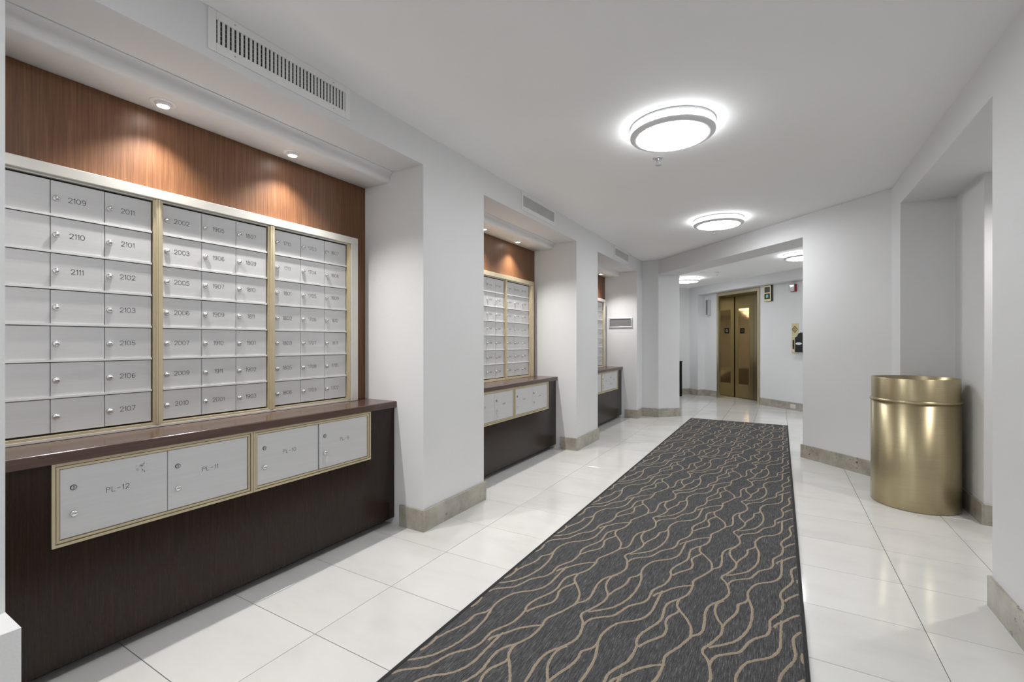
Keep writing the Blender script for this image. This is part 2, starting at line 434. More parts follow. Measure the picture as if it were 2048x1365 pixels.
def pier_runs(y0, y1, cuts, near=True, far=True):
    r = [((XW, y0), (XW, y1), (1, 0), cuts, 1 if near else 0, 1 if far else 0)]
    if near: r.append(((CXB+0.035, y0), (XW, y0), (0, -1), [], 0, 0))
    if far: r.append(((CXB+0.035, y1), (XW, y1), (0, 1), [], 0, 0))
    return r
baseboard('left', pier_runs(A1, ALC[1]+0.39, [0.375])
          + pier_runs(ALC[1]+A1, ALC[2]+0.43, [0.40])
          + [((XW, YE), (XW, 7.60), (1, 0), [], 1, -1), ((CXB+0.035, YE), (XW, YE), (0, -1), [0.13], 0, 0), ((XW, 7.60), (-1.70, 7.60), (0, -1), [], 0, 0.4)])
s = 1/R2
baseboard('lobby_jamb', [((-1.70, 7.60), (-1.425, 7.875), (s, -s), [], 0.4, 1), ((0.20, 5.70), (0.475, 5.975), (-s, s), [], 0, 1)])
baseboard('right', [((0.20, 5.70), (XR, 5.07), (-s, -s), [0.20, 0.60], 1, 0.4), ((XR, 4.765), (XR, 5.07), (-1, 0), [], 0, 0.4),
                    ((1.158, 4.188), (1.158, 4.764), (-1, 0), [0.3], 1, 0), ((1.158, 4.188), (2.19, 4.188), (0, -1), [0.12, 0.5, 0.9], 0, 0),
                    ((XR, -1.2), (XR, 2.90), (-1, 0), [0.5, 0.95, 1.4, 1.85, 2.3, 2.78, 3.22, 3.69], 0, 1),
                    ((XR, 2.90), (XR+0.28, 2.90), (0, 1), [], 0, 0)])
par = baseboard('lobby', [((-9.32, 5.2), (-9.32, YP), (1, 0), [0.45, 0.9, 1.2], 0, 0), ((-9.32, YP), (-9.025, YP), (0, -1), [], 0, 1),
                    ((-9.025, YP), (-9.025, YB), (1, 0), [], 0, 0), ((-9.025, YB), (EX0-0.065, YB), (0, -1), [0.2], 0, 0),
                    ((EX1+0.065, YB), (-3.0, YB), (0, -1), [0.19, 0.62, 1.06, 1.5, 1.95, 2.4, 2.9, 3.4, 3.9], 0, 0)])
par.rotation_euler.z = DIAG

# ================================================================== RUG
rug = tag(MB().box(-1.215, 0.083, -1.3, 7.70, 0.0, 0.010, 'carpet_charcoal').build('runner_rug'),
          'long charcoal runner rug with tan wavy vine lines on the tiled floor', 'rug')
RH = 0.010
bd = MB()
for (x0, x1, y0, y1) in [(-1.223, -1.209, -1.308, 7.708), (0.077, 0.091, -1.308, 7.708), (-1.209, 0.077, 7.694, 7.708), (-1.209, 0.077, -1.308, -1.294)]:
    bd.box(x0, x1, y0, y1, 0.0005, RH+0.0012, 'carpet_binding')
bd.build('edge_binding', rug)
# one repeat of the woven vine pattern in metres on the rug 
VINES = [[(-0.8638, 1.7311), (-0.8704, 1.7697), (-0.8651, 1.802), (-0.8365, 1.8677), (-0.8115, 1.9376), (-0.8018, 1.9661), (-0.7791, 1.9951), (-0.7694, 2.0371), (-0.773, 2.1056), (-0.7782, 2.163), (-0.7732, 2.2194), (-0.7558, 2.2626), (-0.7343, 2.2956), (-0.7124, 2.3439), (-0.703, 2.3902), (-0.71, 2.4416), (-0.7252, 2.4905), (-0.7463, 2.5238), (-0.7473, 2.5527), (-0.7308, 2.5873), (-0.7106, 2.6413), (-0.6977, 2.6883), (-0.6987, 2.7419), (-0.7232, 2.7908), (-0.7382, 2.8404), (-0.7384, 2.9086), (-0.7165, 2.9527)],
 [(-0.7179, 1.8233), (-0.714, 1.8538), (-0.6981, 1.8907), (-0.6624, 1.924), (-0.6292, 1.9546), (-0.6116, 1.999), (-0.5954, 2.0517), (-0.57, 2.0891), (-0.5429, 2.1229), (-0.5302, 2.1682), (-0.5306, 2.2069), (-0.5301, 2.2447), (-0.5162, 2.2831), (-0.491, 2.3402), (-0.4828, 2.4038), (-0.4842, 2.454)],
 [(-1.0073, 2.1824), (-0.9988, 2.2132), (-0.97, 2.2563), (-0.9408, 2.3069), (-0.9025, 2.3498), (-0.8647, 2.3799)],
 [(-0.4879, 2.2675), (-0.4903, 2.2043), (-0.4909, 2.1369), (-0.4933, 2.0643), (-0.5098, 2.0079), (-0.5369, 1.968), (-0.5788, 1.9292), (-0.6054, 1.8924), (-0.6238, 1.8337), (-0.6289, 1.7944), (-0.6252, 1.7428), (-0.6246, 1.7411)],
 [(-0.6211, 2.3846), (-0.6315, 2.3474), (-0.657, 2.3102), (-0.6567, 2.2628), (-0.6646, 2.2151), (-0.688, 2.1507), (-0.7016, 2.094)],
 [(-0.6187, 2.3807), (-0.6024, 2.3043), (-0.5992, 2.2116), (-0.6075, 2.1359), (-0.6229, 2.0763), (-0.6491, 2.0164), (-0.69, 1.9688), (-0.7346, 1.9234)],
 [(-0.9706, 1.7856), (-0.9822, 1.8021), (-0.9885, 1.8319), (-0.9826, 1.8788), (-0.964, 1.9321), (-0.9432, 1.9838), (-0.9344, 2.0344), (-0.9395, 2.0977), (-0.9379, 2.1482), (-0.9185, 2.1932), (-0.8971, 2.2235), (-0.8712, 2.2811), (-0.8635, 2.3385), (-0.8629, 2.3775)],
 [(-0.9708, 1.7893), (-0.9513, 1.836), (-0.9211, 1.8817), (-0.9026, 1.9172), (-0.902, 1.964), (-0.9139, 2.0098), (-0.9103, 2.0531), (-0.8862, 2.1048), (-0.8817, 2.1334)],
 [(-0.8984, 2.2206), (-0.8984, 2.1794), (-0.8889, 2.1449), (-0.8559, 2.0988), (-0.8229, 2.0451), (-0.8099, 1.9964), (-0.8065, 1.9462)]]
TX_, TY_ = Vector((0.492, 0.012)), Vector((0.0035, 0.6435))
def catmull(P, n=6):
    Q = [P[0]]+P+[P[-1]]; out = []
    for i in range(1, len(Q)-2):
        p0, p1, p2, p3 = Q[i-1], Q[i], Q[i+1], Q[i+2]
        for k in range(n):
            t = k/n
            out.append(0.5*((2*p1)+(p2-p0)*t+(2*p0-5*p1+4*p2-p3)*t*t+(3*p1-p0-3*p2+p3)*t**3))
    out.append(P[-1]); return out
vm = MB()
XL, XH, YL, YH = -1.207, 0.075, -1.29, 7.69
curves = [catmull([Vector(p) for p in c], 7) for c in VINES]
for i in range(-4, 5):
    for j in range(-7, 11):
        off = TX_*i+TY_*j
        for c in curves:
            pts = [p+off for p in c]
            n = len(pts); run = []
            def flush(run):
                if len(run) < 2: return
                vv = []; ff = []
                for k, (p, d) in enumerate(run):
                    w_ = 0.0054+random.uniform(-0.0013, 0.0013); w2 = 0.0054+random.uniform(-0.0013, 0.0013)
                    nrm = Vector((-d.y, d.x))
                    a = p+nrm*w_; b_ = p-nrm*w2
                    a.x = min(max(a.x, XL), XH); b_.x = min(max(b_.x, XL), XH)
                    vv += [(a.x, a.y, RH+0.0003), (p.x, p.y, RH+0.0022), (b_.x, b_.y, RH+0.0003)]
                for k in range(len(run)-1):
                    q = 3*k
                    ff += [(q, q+1, q+4, q+3), (q+1, q+2, q+5, q+4)]
                vm.add(vv, ff, 'carpet_tan')
            for k, p in enumerate(pts):
                d = (pts[min(k+1, n-1)]-pts[max(k-1, 0)])
                d = d.normalized() if d.length > 1e-6 else Vector((1, 0))
                if XL < p.x < XH and YL < p.y < YH: run.append((p, d))
                else: flush(run); run = []
            flush(run)
tag(vm.build('vine_pattern', rug), kind='stuff')

# ================================================================== MAIL ALCOVES
NUMS = {0: [['']*7, ['2109', '2110', '2111', '', '', '', ''], ['2011', '2101', '2102', '2103', '2105', '2106', '2107']],
        1: [['2002', '2003', '2005', '2006', '2007', '2009', '2010'], ['1905', '1906', '1907', '1909', '1910', '1911', '2001'], ['1807', '1809', '1810', '1811', '1901', '1902', '1903']],
        2: [['1710', '1711', '1801', '1802', '1803', '1805', '1806'], ['1703', '1704', '1705', '1706', '1707', '1708', '1709'], ['1607', '1608', '1609', '1610', '1611', '1701', '1702']]}
UN = [(0.476, 0.978), (1.022, 1.520), (1.566, 2.060)]     # door fields of the three units (alcove y)
ZT, ZB = 1.843, 0.840; RP = (ZT-ZB)/7
XD = -2.466                                                # door front plane
lock_me = (MB().lathe([(0.0, 0.0), (0.0110, 0.0), (0.0110, 0.006), (0.0095, 0.0088), (0.0, 0.0092)], 'chrome', 18, axis='X')
           .lathe([(0.0055, 0.009), (0.0055, 0.0104), (0.0, 0.0106)], 'nickel', 12, axis='X')
           .box(0.010, 0.0111, -0.0025, 0.0048, -0.0009, 0.0009, 'keyhole')).mesh('lock')
def door_mesh(wd, hd):
    c = 0.0012; x0, x1 = -0.010, 0.0
    v = [(x0,-wd,-hd),(x0,wd,-hd),(x0,wd,hd),(x0,-wd,hd),(x1-c,-wd,-hd),(x1-c,wd,-hd),(x1-c,wd,hd),(x1-c,-wd,hd),
         (x1,-wd+c,-hd+c),(x1,wd-c,-hd+c),(x1,wd-c,hd-c),(x1,-wd+c,hd-c)]
    f = [(0,1,5,4),(1,2,6,5),(2,3,7,6),(3,0,4,7),(4,5,9,8),(5,6,10,9),(6,7,11,10),(7,4,8,11),(8,9,10,11)]
    return MB().add(v, f, 'box_metal').mesh('mailbox_door')
DM = {}
mark_me = MB()
for k in range(4): mark_me.box(0, 0.0004, -0.024+k*0.0135, -0.0165+k*0.0135, -0.008, -0.006, 'engraving').box(0, 0.0004, -0.0215+k*0.0135, -0.0195+k*0.0135, -0.007, 0.008, 'engraving')
mark_me = mark_me.mesh('number')
POS = ['nearest', 'second', 'third']
def mail_unit(ai, ui, label):
    yo = ALC[ai]; y0, y1 = UN[ui]; y0 += yo; y1 += yo
    t = thing('mailbox_unit', (XD, (y0+y1)/2, ZB-0.02), label, 'mailboxes', 'mailbox units in the wall alcoves')
    org = Vector(t.location)
    def loc(y, z, x=XD): return Vector((x, y, z))-org
    # carcass behind the doors
    MB().box(-0.019, -0.012, y0-org.y-0.006, y1-org.y+0.006, ZB-org.z-0.006, ZT-org.z+0.006, 'dark_gap').build('back_plate', t)
    for s_, yy in ((-1, y0), (1, y1)):      # stepped stiles
        q = lambda d: yy+s_*d-org.y
        MB().prism([(-0.014, q(0.003)), (0.010, q(0.003)), (0.010, q(0.0125)), (0.019, q(0.0125)), (0.019, q(0.0200)), (-0.014, q(0.0200))],
                   ZB-org.z-0.012, ZT-org.z+0.010, 'champagne').build('stile', t, bevel=0.0010)
    MB().box(-0.014, 0.008, y0-org.y-0.003, y1-org.y+0.003, ZT-org.z+0.003, ZT-org.z+0.010, 'surround_metal').build('top_rail', t, bevel=0.001)
    MB().box(-0.014, 0.012, y0-org.y-0.003, y1-org.y+0.003, ZB-org.z-0.013, ZB-org.z-0.002, 'champagne').build('bottom_rail', t, bevel=0.001)
    rk = ('rail', ui, ai)
    rail = MB().box(-0.014, 0.006, -(y1-y0)/2, (y1-y0)/2, -0.0043, 0.0043, 'rail_metal').mesh('shelf_rail')
    for r in range(1, 7): obj('shelf_rail', rail, t, loc((y0+y1)/2, ZT-r*RP+0.0022))
    wp = (y1-y0)/3
    if ui not in DM: DM[ui] = door_mesh(wp/2-0.0011, (RP-0.0105)/2)
    for c in range(3):
        for r in range(7):
            yc = y0+(c+0.5)*wp; zc = ZT-(r+0.5)*RP+0.0005
            d = obj('mailbox_door', DM[ui], t, loc(yc, zc))
            if ai == 0 and ui == 0 and c == 0: pass
            obj('lock', lock_me, d, (0, -wp/2+0.0165, -0.002))
            if ai == 0:
                n = NUMS[ui][c][r]
                if n: obj('number', engraved(n), d, (0.0003, -0.004, 0.0005))
            else: obj('number', mark_me, d, (0.0002, -0.004, 0.0005))
    return t
mail_unit(0, 0, 'silver mailbox unit numbered 2109 to 2107, cut off by the nearest pillar')
mail_unit(0, 1, 'silver mailbox unit numbered from 2002 to 1903, middle of the nearest alcove')
mail_unit(0, 2, 'silver mailbox unit numbered from 1710 to 1702 beside the nearest alcove side wall')
mail_unit(1, 1, 'left of the two mailbox units seen in the second alcove, partly behind the pillar')
mail_unit(1, 2, 'right of the two mailbox units seen in the second alcove between the pillars')
mail_unit(2, 2, 'narrow glimpse of mailbox unit in the farthest alcove above its counter')

SUR = ['pale metal surround framing the nearest mailboxes on the wood panel', 'champagne metal surround framing mailboxes in the second alcove', 'pale metal surround framing mailboxes in the farthest alcove']
PAN = ['reddish brown wood wall panel lit by spotlights in the nearest alcove', 'reddish brown wood wall panel behind mailboxes in the second alcove', 'narrow strip of brown wood wall panel in the farthest alcove']
CAB = ['dark brown wood counter cabinet below the nearest mailboxes', 'dark brown wood counter cabinet in the second alcove', 'dark brown wood counter cabinet in the farthest alcove']
TOP = ['glossy dark brown countertop ledge in the nearest alcove', 'glossy countertop ledge in the second alcove reflecting mailboxes', 'glossy countertop ledge in the farthest alcove under the metal wall plate']
PLL = [['white parcel locker pair PL-12 and PL-11 in the nearest counter', 'white parcel locker pair PL-10 and PL-9 in the nearest counter'],
       ['left parcel locker pair in the second alcove counter with a hanging key tag', 'right parcel locker pair in the second alcove counter'],
       ['left parcel locker pair in the farthest counter, mostly behind the pillar', 'right parcel locker pair in the farthest alcove counter']]
def plock(dark):
    m_ = MB()
    if dark:
        m_.lathe([(0.0, 0.0), (0.0095, 0.0), (0.0095, 0.003), (0.008, 0.004)], 'keyhole', 18, axis='X')
        m_.lathe([(0.0075, 0.0042), (0.0, 0.0044)], 'nickel', 16, axis='X')
        m_.box(0.004, 0.0048, -0.001, 0.001, -0.005, 0.005, 'keyhole')
        for sy in (-1, 1):
            for sz in (-1, 1): m_.lathe([(0.0016, 0), (0.0014, 0.0008), (0, 0.001)], 'nickel', 8, c=(0, sy*0.0165, sz*0.0165), axis='X')
    else:
        m_.lathe([(0.0, 0.0), (0.0105, 0.0), (0.0105, 0.006), (0.009, 0.0085), (0, 0.009)], 'chrome', 18, axis='X')
        m_.box(0.0085, 0.0097, -0.001, 0.006, -0.0008, 0.0008, 'keyhole')
    return m_.mesh('key_lock' if dark else 'cam_lock')
PK, PC = plock(True), plock(False)
tag_me = MB().box(0, 0.0012, -0.007, 0.007, -0.045, -0.008, 'clear_tag').box(0.0012, 0.0022, -0.0012, 0.0012, -0.012, 0.004, 'nickel').mesh('key_tag')
res_me = MB()
for k in range(26):
    cy, cz = random.uniform(-0.02, 0.02), random.uniform(-0.02, 0.02); a = random.uniform(0.002, 0.006)
    if abs(cy) < 0.012 or random.random() < 0.4: res_me.box(0, 0.0002, cy-a*0.5, cy+a*0.5, cz-a, cz+a, 'tape_residue')
res_me = res_me.mesh('tape_residue')
XB = -2.209     # cabinet front plane
PLN = [['PL-12', 'PL-11'], ['PL-10', 'PL-9']]
DPM = {}
def parcel_unit(ai, ui):
    yo = ALC[ai]; ya, yb = [(0.578, 1.290), (1.292, 2.030)][ui]; ya += yo; yb += yo
    za, zb = 0.475, 0.7722
    t = thing('parcel_locker', (XB, (ya+yb)/2, za), PLL[ai][ui], 'parcel locker', 'parcel lockers in the counters')
    yc = (ya+yb)/2; o_ = Vector((XB, yc, za))
    h = (yb-ya)/2; H = zb-za
    fr = MB()      # stepped frame: outer flange and inner lip
    for (e, wd, x0, x1) in ((0.0, 0.010, -0.03, 0.008), (0.0125, 0.009, -0.03, 0.004)):
        fr.box(x0, x1, -h+e, -h+e+wd, e, H-e, 'champagne'); fr.box(x0, x1, h-e-wd, h-e, e, H-e, 'champagne')
        fr.box(x0, x1, -h+e+wd, h-e-wd, e, e+wd, 'champagne'); fr.box(x0, x1, -h+e+wd, h-e-wd, H-e-wd, H-e, 'champagne')
    fr.build('frame', t, bevel=0.001)
    MB().box(-0.034, -0.028, -h+0.002, h-0.002, 0.002, H-0.002, 'dark_gap').build('back_plate', t)
    y0, y1 = -h+0.0225, h-0.0225; split = (y0+y1)/2
    for k, (a, b_) in enumerate(((y0, split), (split, y1))):
        gap = 0.0012 if not (ui == 1 and k == 1 and ai == 0) else 0.0012
        a2, b2 = a+0.0012, b_-0.0012
        if ui == 1 and ai == 0:
            if k == 0: b2 -= 0.003
            else: a2 += 0.003
        key = (round(b2-a2, 4))
        if key not in DPM:
            c = 0.001; wd = (b2-a2)/2; hd = (H-0.047)/2
            v = [(-0.02,-wd,-hd),(-0.02,wd,-hd),(-0.02,wd,hd),(-0.02,-wd,hd),(-c,-wd,-hd),(-c,wd,-hd),(-c,wd,hd),(-c,-wd,hd),
                 (0,-wd+c,-hd+c),(0,wd-c,-hd+c),(0,wd-c,hd-c),(0,-wd+c,hd-c)]
            f = [(0,1,5,4),(1,2,6,5),(2,3,7,6),(3,0,4,7),(4,5,9,8),(5,6,10,9),(6,7,11,10),(7,4,8,11),(8,9,10,11)]
            DPM[key] = MB().add(v, f, 'box_metal').mesh('locker_door')
        d = obj('locker_door', DPM[key], t, (-0.001, (a2+b2)/2, H/2))
        wd = (b2-a2)/2
        obj('key_lock', PK, d, (0, -wd+0.036, 0.053)); obj('cam_lock', PC, d, (0, -wd+0.036, -0.041))
        if ai == 0:
            obj('number', engraved(PLN[ui][k], 0.0185, 0.0060), d, (0.0003, 0.0, 0.016))
            if ui == 0 and k == 0: obj('tape_residue', res_me, d, (0.0001, 0.075, 0.075))
        else: obj('number', mark_me, d, (0.0002, 0.0, 0.016))
        if (ai == 0 and ui == 1 and k == 1) or (ai == 1 and ui == 0 and k == 1) or (ai == 2 and ui == 1 and k == 0):
            tg_ = obj('key_tag', tag_me, d, (0.0095, -wd+0.040, -0.052))
for ai in range(3):
    yo = ALC[ai]; a0, a1 = openings[ai]
    tag(MB().box(-2.4955, -2.485, a0+0.001, a1-0.001, 0.78, 2.2665, 'panel_wood').build('wood_panel'), PAN[ai], 'wall panel', 'wood panels of the alcoves')
    # metal surround around the mailbox units
    t = thing('mailbox_surround', (-2.485, yo+1.31, 0.816), SUR[ai], 'frame', 'mailbox surrounds')
    L0, L1, T1 = a0+0.004-(yo+1.31), 2.137-1.31, 1.896-0.816
    cut = UN[2][1]+0.0215-1.31
    sm_ = 'surround_metal' if ai != 1 else 'champagne'
    MB().box(0.0, 0.046, L0, L1, 1.8535-0.816, T1, sm_).build('head_rail', t, bevel=0.002)
    MB().box(0.0, 0.046, cut, L1, 0.0, 1.8535-0.816, sm_).build('side_rail', t, bevel=0.002)
    MB().box(0.0, 0.034, L0, cut, 0.0, 0.0105, sm_).build('sill_rail', t, bevel=0.001)
    if ai < 2:
        MB().box(0.0, 0.040, UN[1][1]+0.0202-1.31, UN[2][0]-0.0202-1.31, 0.0105, 1.8535-0.816, 'champagne').build('mullion', t, bevel=0.001)
    MB().box(0.0, 0.040, UN[0][1]+0.0202-1.31, UN[1][0]-0.0202-1.31, 0.0105, 1.8535-0.816, 'champagne').build('mullion', t, bevel=0.001)
    # cabinet
    t = thing('counter_cabinet', (XB, (a0+a1)/2, 0), CAB[ai], 'cabinet', 'counter cabinets')
    yc = (a0+a1)/2; p0, p1 = yo+0.578-yc, yo+2.030-yc; e0, e1 = a0+0.002-yc, a1-0.002-yc
    b_ = MB()
    b_.box(-0.26, 0, e0, p0-0.0005, 0.047, 0.772, 'cabinet_wood'); b_.box(-0.26, 0, p1+0.0005, e1, 0.047, 0.772, 'cabinet_wood')
    b_.box(-0.26, 0, p0-0.0005, p1+0.0005, 0.047, 0.4745, 'cabinet_wood'); b_.box(-0.26, -0.036, p0-0.0005, p1+0.0005, 0.4745, 0.772, 'cabinet_wood')
    b_.build('body', t)
    MB().box(-0.26, -0.085, e0, e1, 0.0, 0.0468, 'toe_black').build('toe_kick', t)
    # countertop with rounded nose
    prof = [(-2.4845, 0.773), (-2.196, 0.773)]
    for k in range(0, 7):
        a = -math.pi/2+math.pi/2*k/6; prof.append((-2.194+0.006*math.cos(a), 0.779+0.006*math.sin(a)))
    for k in range(0, 7):
        a = math.pi/2*k/6; prof.append((-2.195+0.007*math.cos(a), 0.808+0.007*math.sin(a)))
    prof.append((-2.4845, 0.815))
    tag(MB().extrude_y(prof, a0+0.001, a1-0.001, 'counter_wood', False).build('countertop'), TOP[ai], 'countertop', 'alcove countertops')
    parcel_unit(ai, 0); parcel_unit(ai, 1)

# ---- downlights in the alcove soffits
def downlight(x, y, label, z=2.268, tilt=-13, watt=SPOT_W, cone=122):
    t = thing('recessed_spotlight', (x, y, z), label, 'spotlight', 'recessed alcove spotlights')
    MB().lathe([(0.031, 0.0005), (0.031, -0.003), (0.047, -0.0045), (0.050, -0.002), (0.050, 0.0)], 'white_metal', 32).build('trim_ring', t)
    MB().lathe([(0.031, -0.002), (0.030, -0.010), (0.026, -0.016), (0.0225, -0.0165), (0.0225, -0.012)], 'white_metal', 28).build('eyeball', t)
    MB().lathe([(0.0225, -0.0125), (0.012, -0.0145), (0.0, -0.015)], 'downlight_lens', 24).build('lens', t)
    l = bpy.data.lights.new('spot_lamp', 'SPOT'); l.energy = watt; l.color = (1.0, 0.965, 0.93)
    l.spot_size = math.radians(cone); l.spot_blend = 1.0; l.shadow_soft_size = 0.018
    o = obj('spot_lamp', l, t, (0, 0, -0.034)); o.rotation_euler.y = math.radians(tilt)   # eyeball turned towards the corridor
    return t
downlight(-2.372, 0.985, 'small round spotlight left of the lit pair over the nearest mailboxes')
downlight(-2.372, 1.613, 'small round spotlight right of the pair over the nearest mailboxes')
downlight(-2.380, 3.567, 'small spotlight at the pillar edge in the second alcove soffit')
downlight(-2.380, 4.197, 'small spotlight in the middle of the second alcove soffit')
downlight(-2.390, 6.803, 'tiny spotlight in the farthest alcove soffit')

downlight(1.56, 3.70, 'small spotlight in the side passage ceiling behind the right wall', 2.32, 0, 24.0, 158)

# ---- drum ceiling lamps
def drum_lamp(x, y, z, label, rz=0.3):
    t = thing('drum_ceiling_lamp', (x, y, z), label, 'ceiling lamp', 'round drum ceiling lamps', rz)
    r = 0.25
    MB().lathe([(r-0.03, -0.001), (r-0.006, -0.001), (r, -0.003), (r, -0.010), (r-0.004, -0.012), (r-0.016, -0.012)], 'lamp_silver', 64).build('top_ring', t)
    MB().lathe([(0.226, -0.002), (0.226, -0.056)], 'lamp_drum_side', 64).lathe([(0.212, -0.060), (0.205, -0.066), (0.17, -0.071), (0.10, -0.075), (0.05, -0.076), (0, -0.0765)], 'lamp_diffuser', 64).build('diffuser', t)
    MB().lathe([(0.227, -0.050), (r-0.004, -0.046), (r, -0.049), (r, -0.055), (r-0.006, -0.061), (0.224, -0.068), (0.211, -0.068), (0.211, -0.058), (0.227, -0.050)], 'lamp_silver', 64).build('lower_ring', t)
    for k in range(3):
        a = 2*math.pi*k/3
        MB().tube([(0.238*math.cos(a), 0.238*math.sin(a), -0.010), (0.238*math.cos(a), 0.238*math.sin(a), -0.048)], 0.0028, 'lamp_silver').build('strut', t)
    return t
drum_lamp(-0.578, 2.945, ZC, 'large round white drum lamp nearest on the corridor ceiling')
drum_lamp(-0.58, 5.42, ZC, 'second round drum lamp along the corridor ceiling, before the beam', 0.9)
p = dloc(-7.93, 5.66, ZV); drum_lamp(p.x, p.y, ZV, 'round drum lamp in the lobby, cut by the left wall corner', 0.1)
p = dloc(-5.30, 5.70, ZV); drum_lamp(p.x, p.y, ZV, 'round drum lamp in the lobby, cut by the right wall edge', 0.5)
p = dloc(-2.67, 5.70, ZV); drum_lamp(p.x, p.y, ZV, 'added round drum lamp in the lobby, unseen behind the right wall', 0.5)  # unseen third lamp of the row, added to brighten the lobby
drum_lamp(-0.575, 0.42, ZC, 'round drum lamp on the ceiling just above the viewpoint')
drum_lamp(-0.575, -2.05, ZC, 'round drum lamp on the ceiling behind the viewpoint')

# ---- sprinklers
def sprinkler(x, y, z, label):
    t = thing('sprinkler_head', (x, y, z), label, 'sprinkler', 'ceiling sprinklers')
    MB().lathe([(0.012, 0), (0.036, 0), (0.038, -0.003), (0.022, -0.008), (0.012, -0.004)], 'nickel', 24).build('escutcheon', t)
    b_ = MB().lathe([(0.009, 0), (0.009, -0.018), (0.004, -0.022), (0.004, -0.05), (0, -0.05)], 'chrome', 14)
    for s_ in (-1, 1): b_.tube([(s_*0.009, 0, -0.016), (s_*0.012, 0, -0.032), (s_*0.003, 0, -0.049)], 0.0022, 'chrome')
    b_.build('frame_arms', t)
    MB().lathe([(0, -0.050), (0.019, -0.051), (0.021, -0.053), (0.0, -0.0535)], 'nickel', 20).build('deflector', t)
sprinkler(-0.762, 3.40, ZC, 'chrome sprinkler head hanging beside the nearest drum lamp')
sprinkler(-0.68, 5.90, ZC, 'small sprinkler head under the second drum lamp')
sprinkler(-0.99, 9.05, ZV, 'small sprinkler head on the lobby ceiling before the lift')

# ---- air grilles above the alcoves
def vent(y0, y1, label, single):
    z0, z1 = 2.368, 2.5345; zc = (z0+z1)/2; yc = (y0+y1)/2
    t = thing('air_grille', (XW, yc, z0), label, 'air vent', 'wall air grilles')
    h = (y1-y0)/2; H = z1-z0; b0, bz0, bz1 = h-0.031, 0.038, H-0.034
    fr = MB()
    fr.box(0, 0.006, -h, -b0, 0, H, 'white_metal'); fr.box(0, 0.006, b0, h, 0, H, 'white_metal')
    fr.box(0, 0.006, -b0, b0, 0, bz0, 'white_metal'); fr.box(0, 0.006, -b0, b0, bz1, H, 'white_metal')
    fr.build('frame', t, bevel=0.002)
    MB().box(0.0003, 0.0008, -b0, b0, bz0, bz1, 'vent_dark').build('backing', t)
    hf = MB()
    for k in range(1, 5):
        z = bz0+(bz1-bz0)*k/5; hf.box(0.0009, 0.0016, -b0, b0, z-0.0012, z+0.0012, 'vent_grey')
    tag(hf.build('rear_blades', t), kind='stuff')
    n = 34; sw = 0.0037 if single else 0.0050; smt = 'white_metal' if single else 'slat_shadow_grey'  # farther grilles: slat shadows painted in as an even grey
    c_ = MB().add([(0.0012, -sw, 0), (0.0024, -sw, 0), (0.0072, sw, 0), (0.0060, sw+0.0016, 0),
                   (0.0012, -sw, bz1-bz0), (0.0024, -sw, bz1-bz0), (0.0072, sw, bz1-bz0), (0.0060, sw+0.0016, bz1-bz0)],
                  [(3,2,1,0),(4,5,6,7),(0,1,5,4),(1,2,6,5),(2,3,7,6),(3,0,4,7)], smt)
    if single:
        me = c_.mesh('slat')
        for k in range(n): obj('slat', me, t, (0, -b0+2*b0*(k+0.5)/n, bz0))
    else:
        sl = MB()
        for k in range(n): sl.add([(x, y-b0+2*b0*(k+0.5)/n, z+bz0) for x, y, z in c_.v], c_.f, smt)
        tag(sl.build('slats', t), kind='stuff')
    sc = MB().lathe([(0.0045, 0), (0.004, 0.0012), (0.0, 0.0016)], 'nickel', 10, axis='X').box(0.0012, 0.0018, -0.003, 0.003, -0.0006, 0.0006, 'keyhole').mesh('screw')
    for yy in (-h*0.70, h*0.70):
        for zz in (bz0*0.5, (bz1+H)/2): obj('screw', sc, t, (0.006, yy, zz))
vent(0.965, 1.660, 'large white air grille nearest, above the first mail alcove', True)
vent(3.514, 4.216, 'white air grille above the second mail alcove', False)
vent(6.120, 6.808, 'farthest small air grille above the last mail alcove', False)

# ---- framed metal plate on the end wall of the farthest alcove
t = thing('metal_wall_plate', (-2.225, YE, 1.520), 'grey metal framed slot plate on the side wall over the farthest counter', 'wall plate')
b_ = MB(); hw, hh, fw_ = 0.192, 0.081, 0.022
b_.box(-hw, hw, -0.014, 0, -hh, -hh+fw_, 'nickel').box(-hw, hw, -0.014, 0, hh-fw_, hh, 'nickel').box(-hw, -hw+fw_, -0.014, 0, -hh+fw_, hh-fw_, 'nickel').box(hw-fw_, hw, -0.014, 0, -hh+fw_, hh-fw_, 'nickel')
b_.build('frame', t, bevel=0.003)
MB().box(-hw+fw_+0.002, hw-fw_-0.002, -0.007, 0, -hh+fw_+0.002, hh-fw_-0.006, 'vent_grey').build('flap', t, bevel=0.001)
MB().box(-hw+fw_, hw-fw_, -0.002, 0, -hh+fw_, hh-fw_, 'dark_gap').build('slot', t)

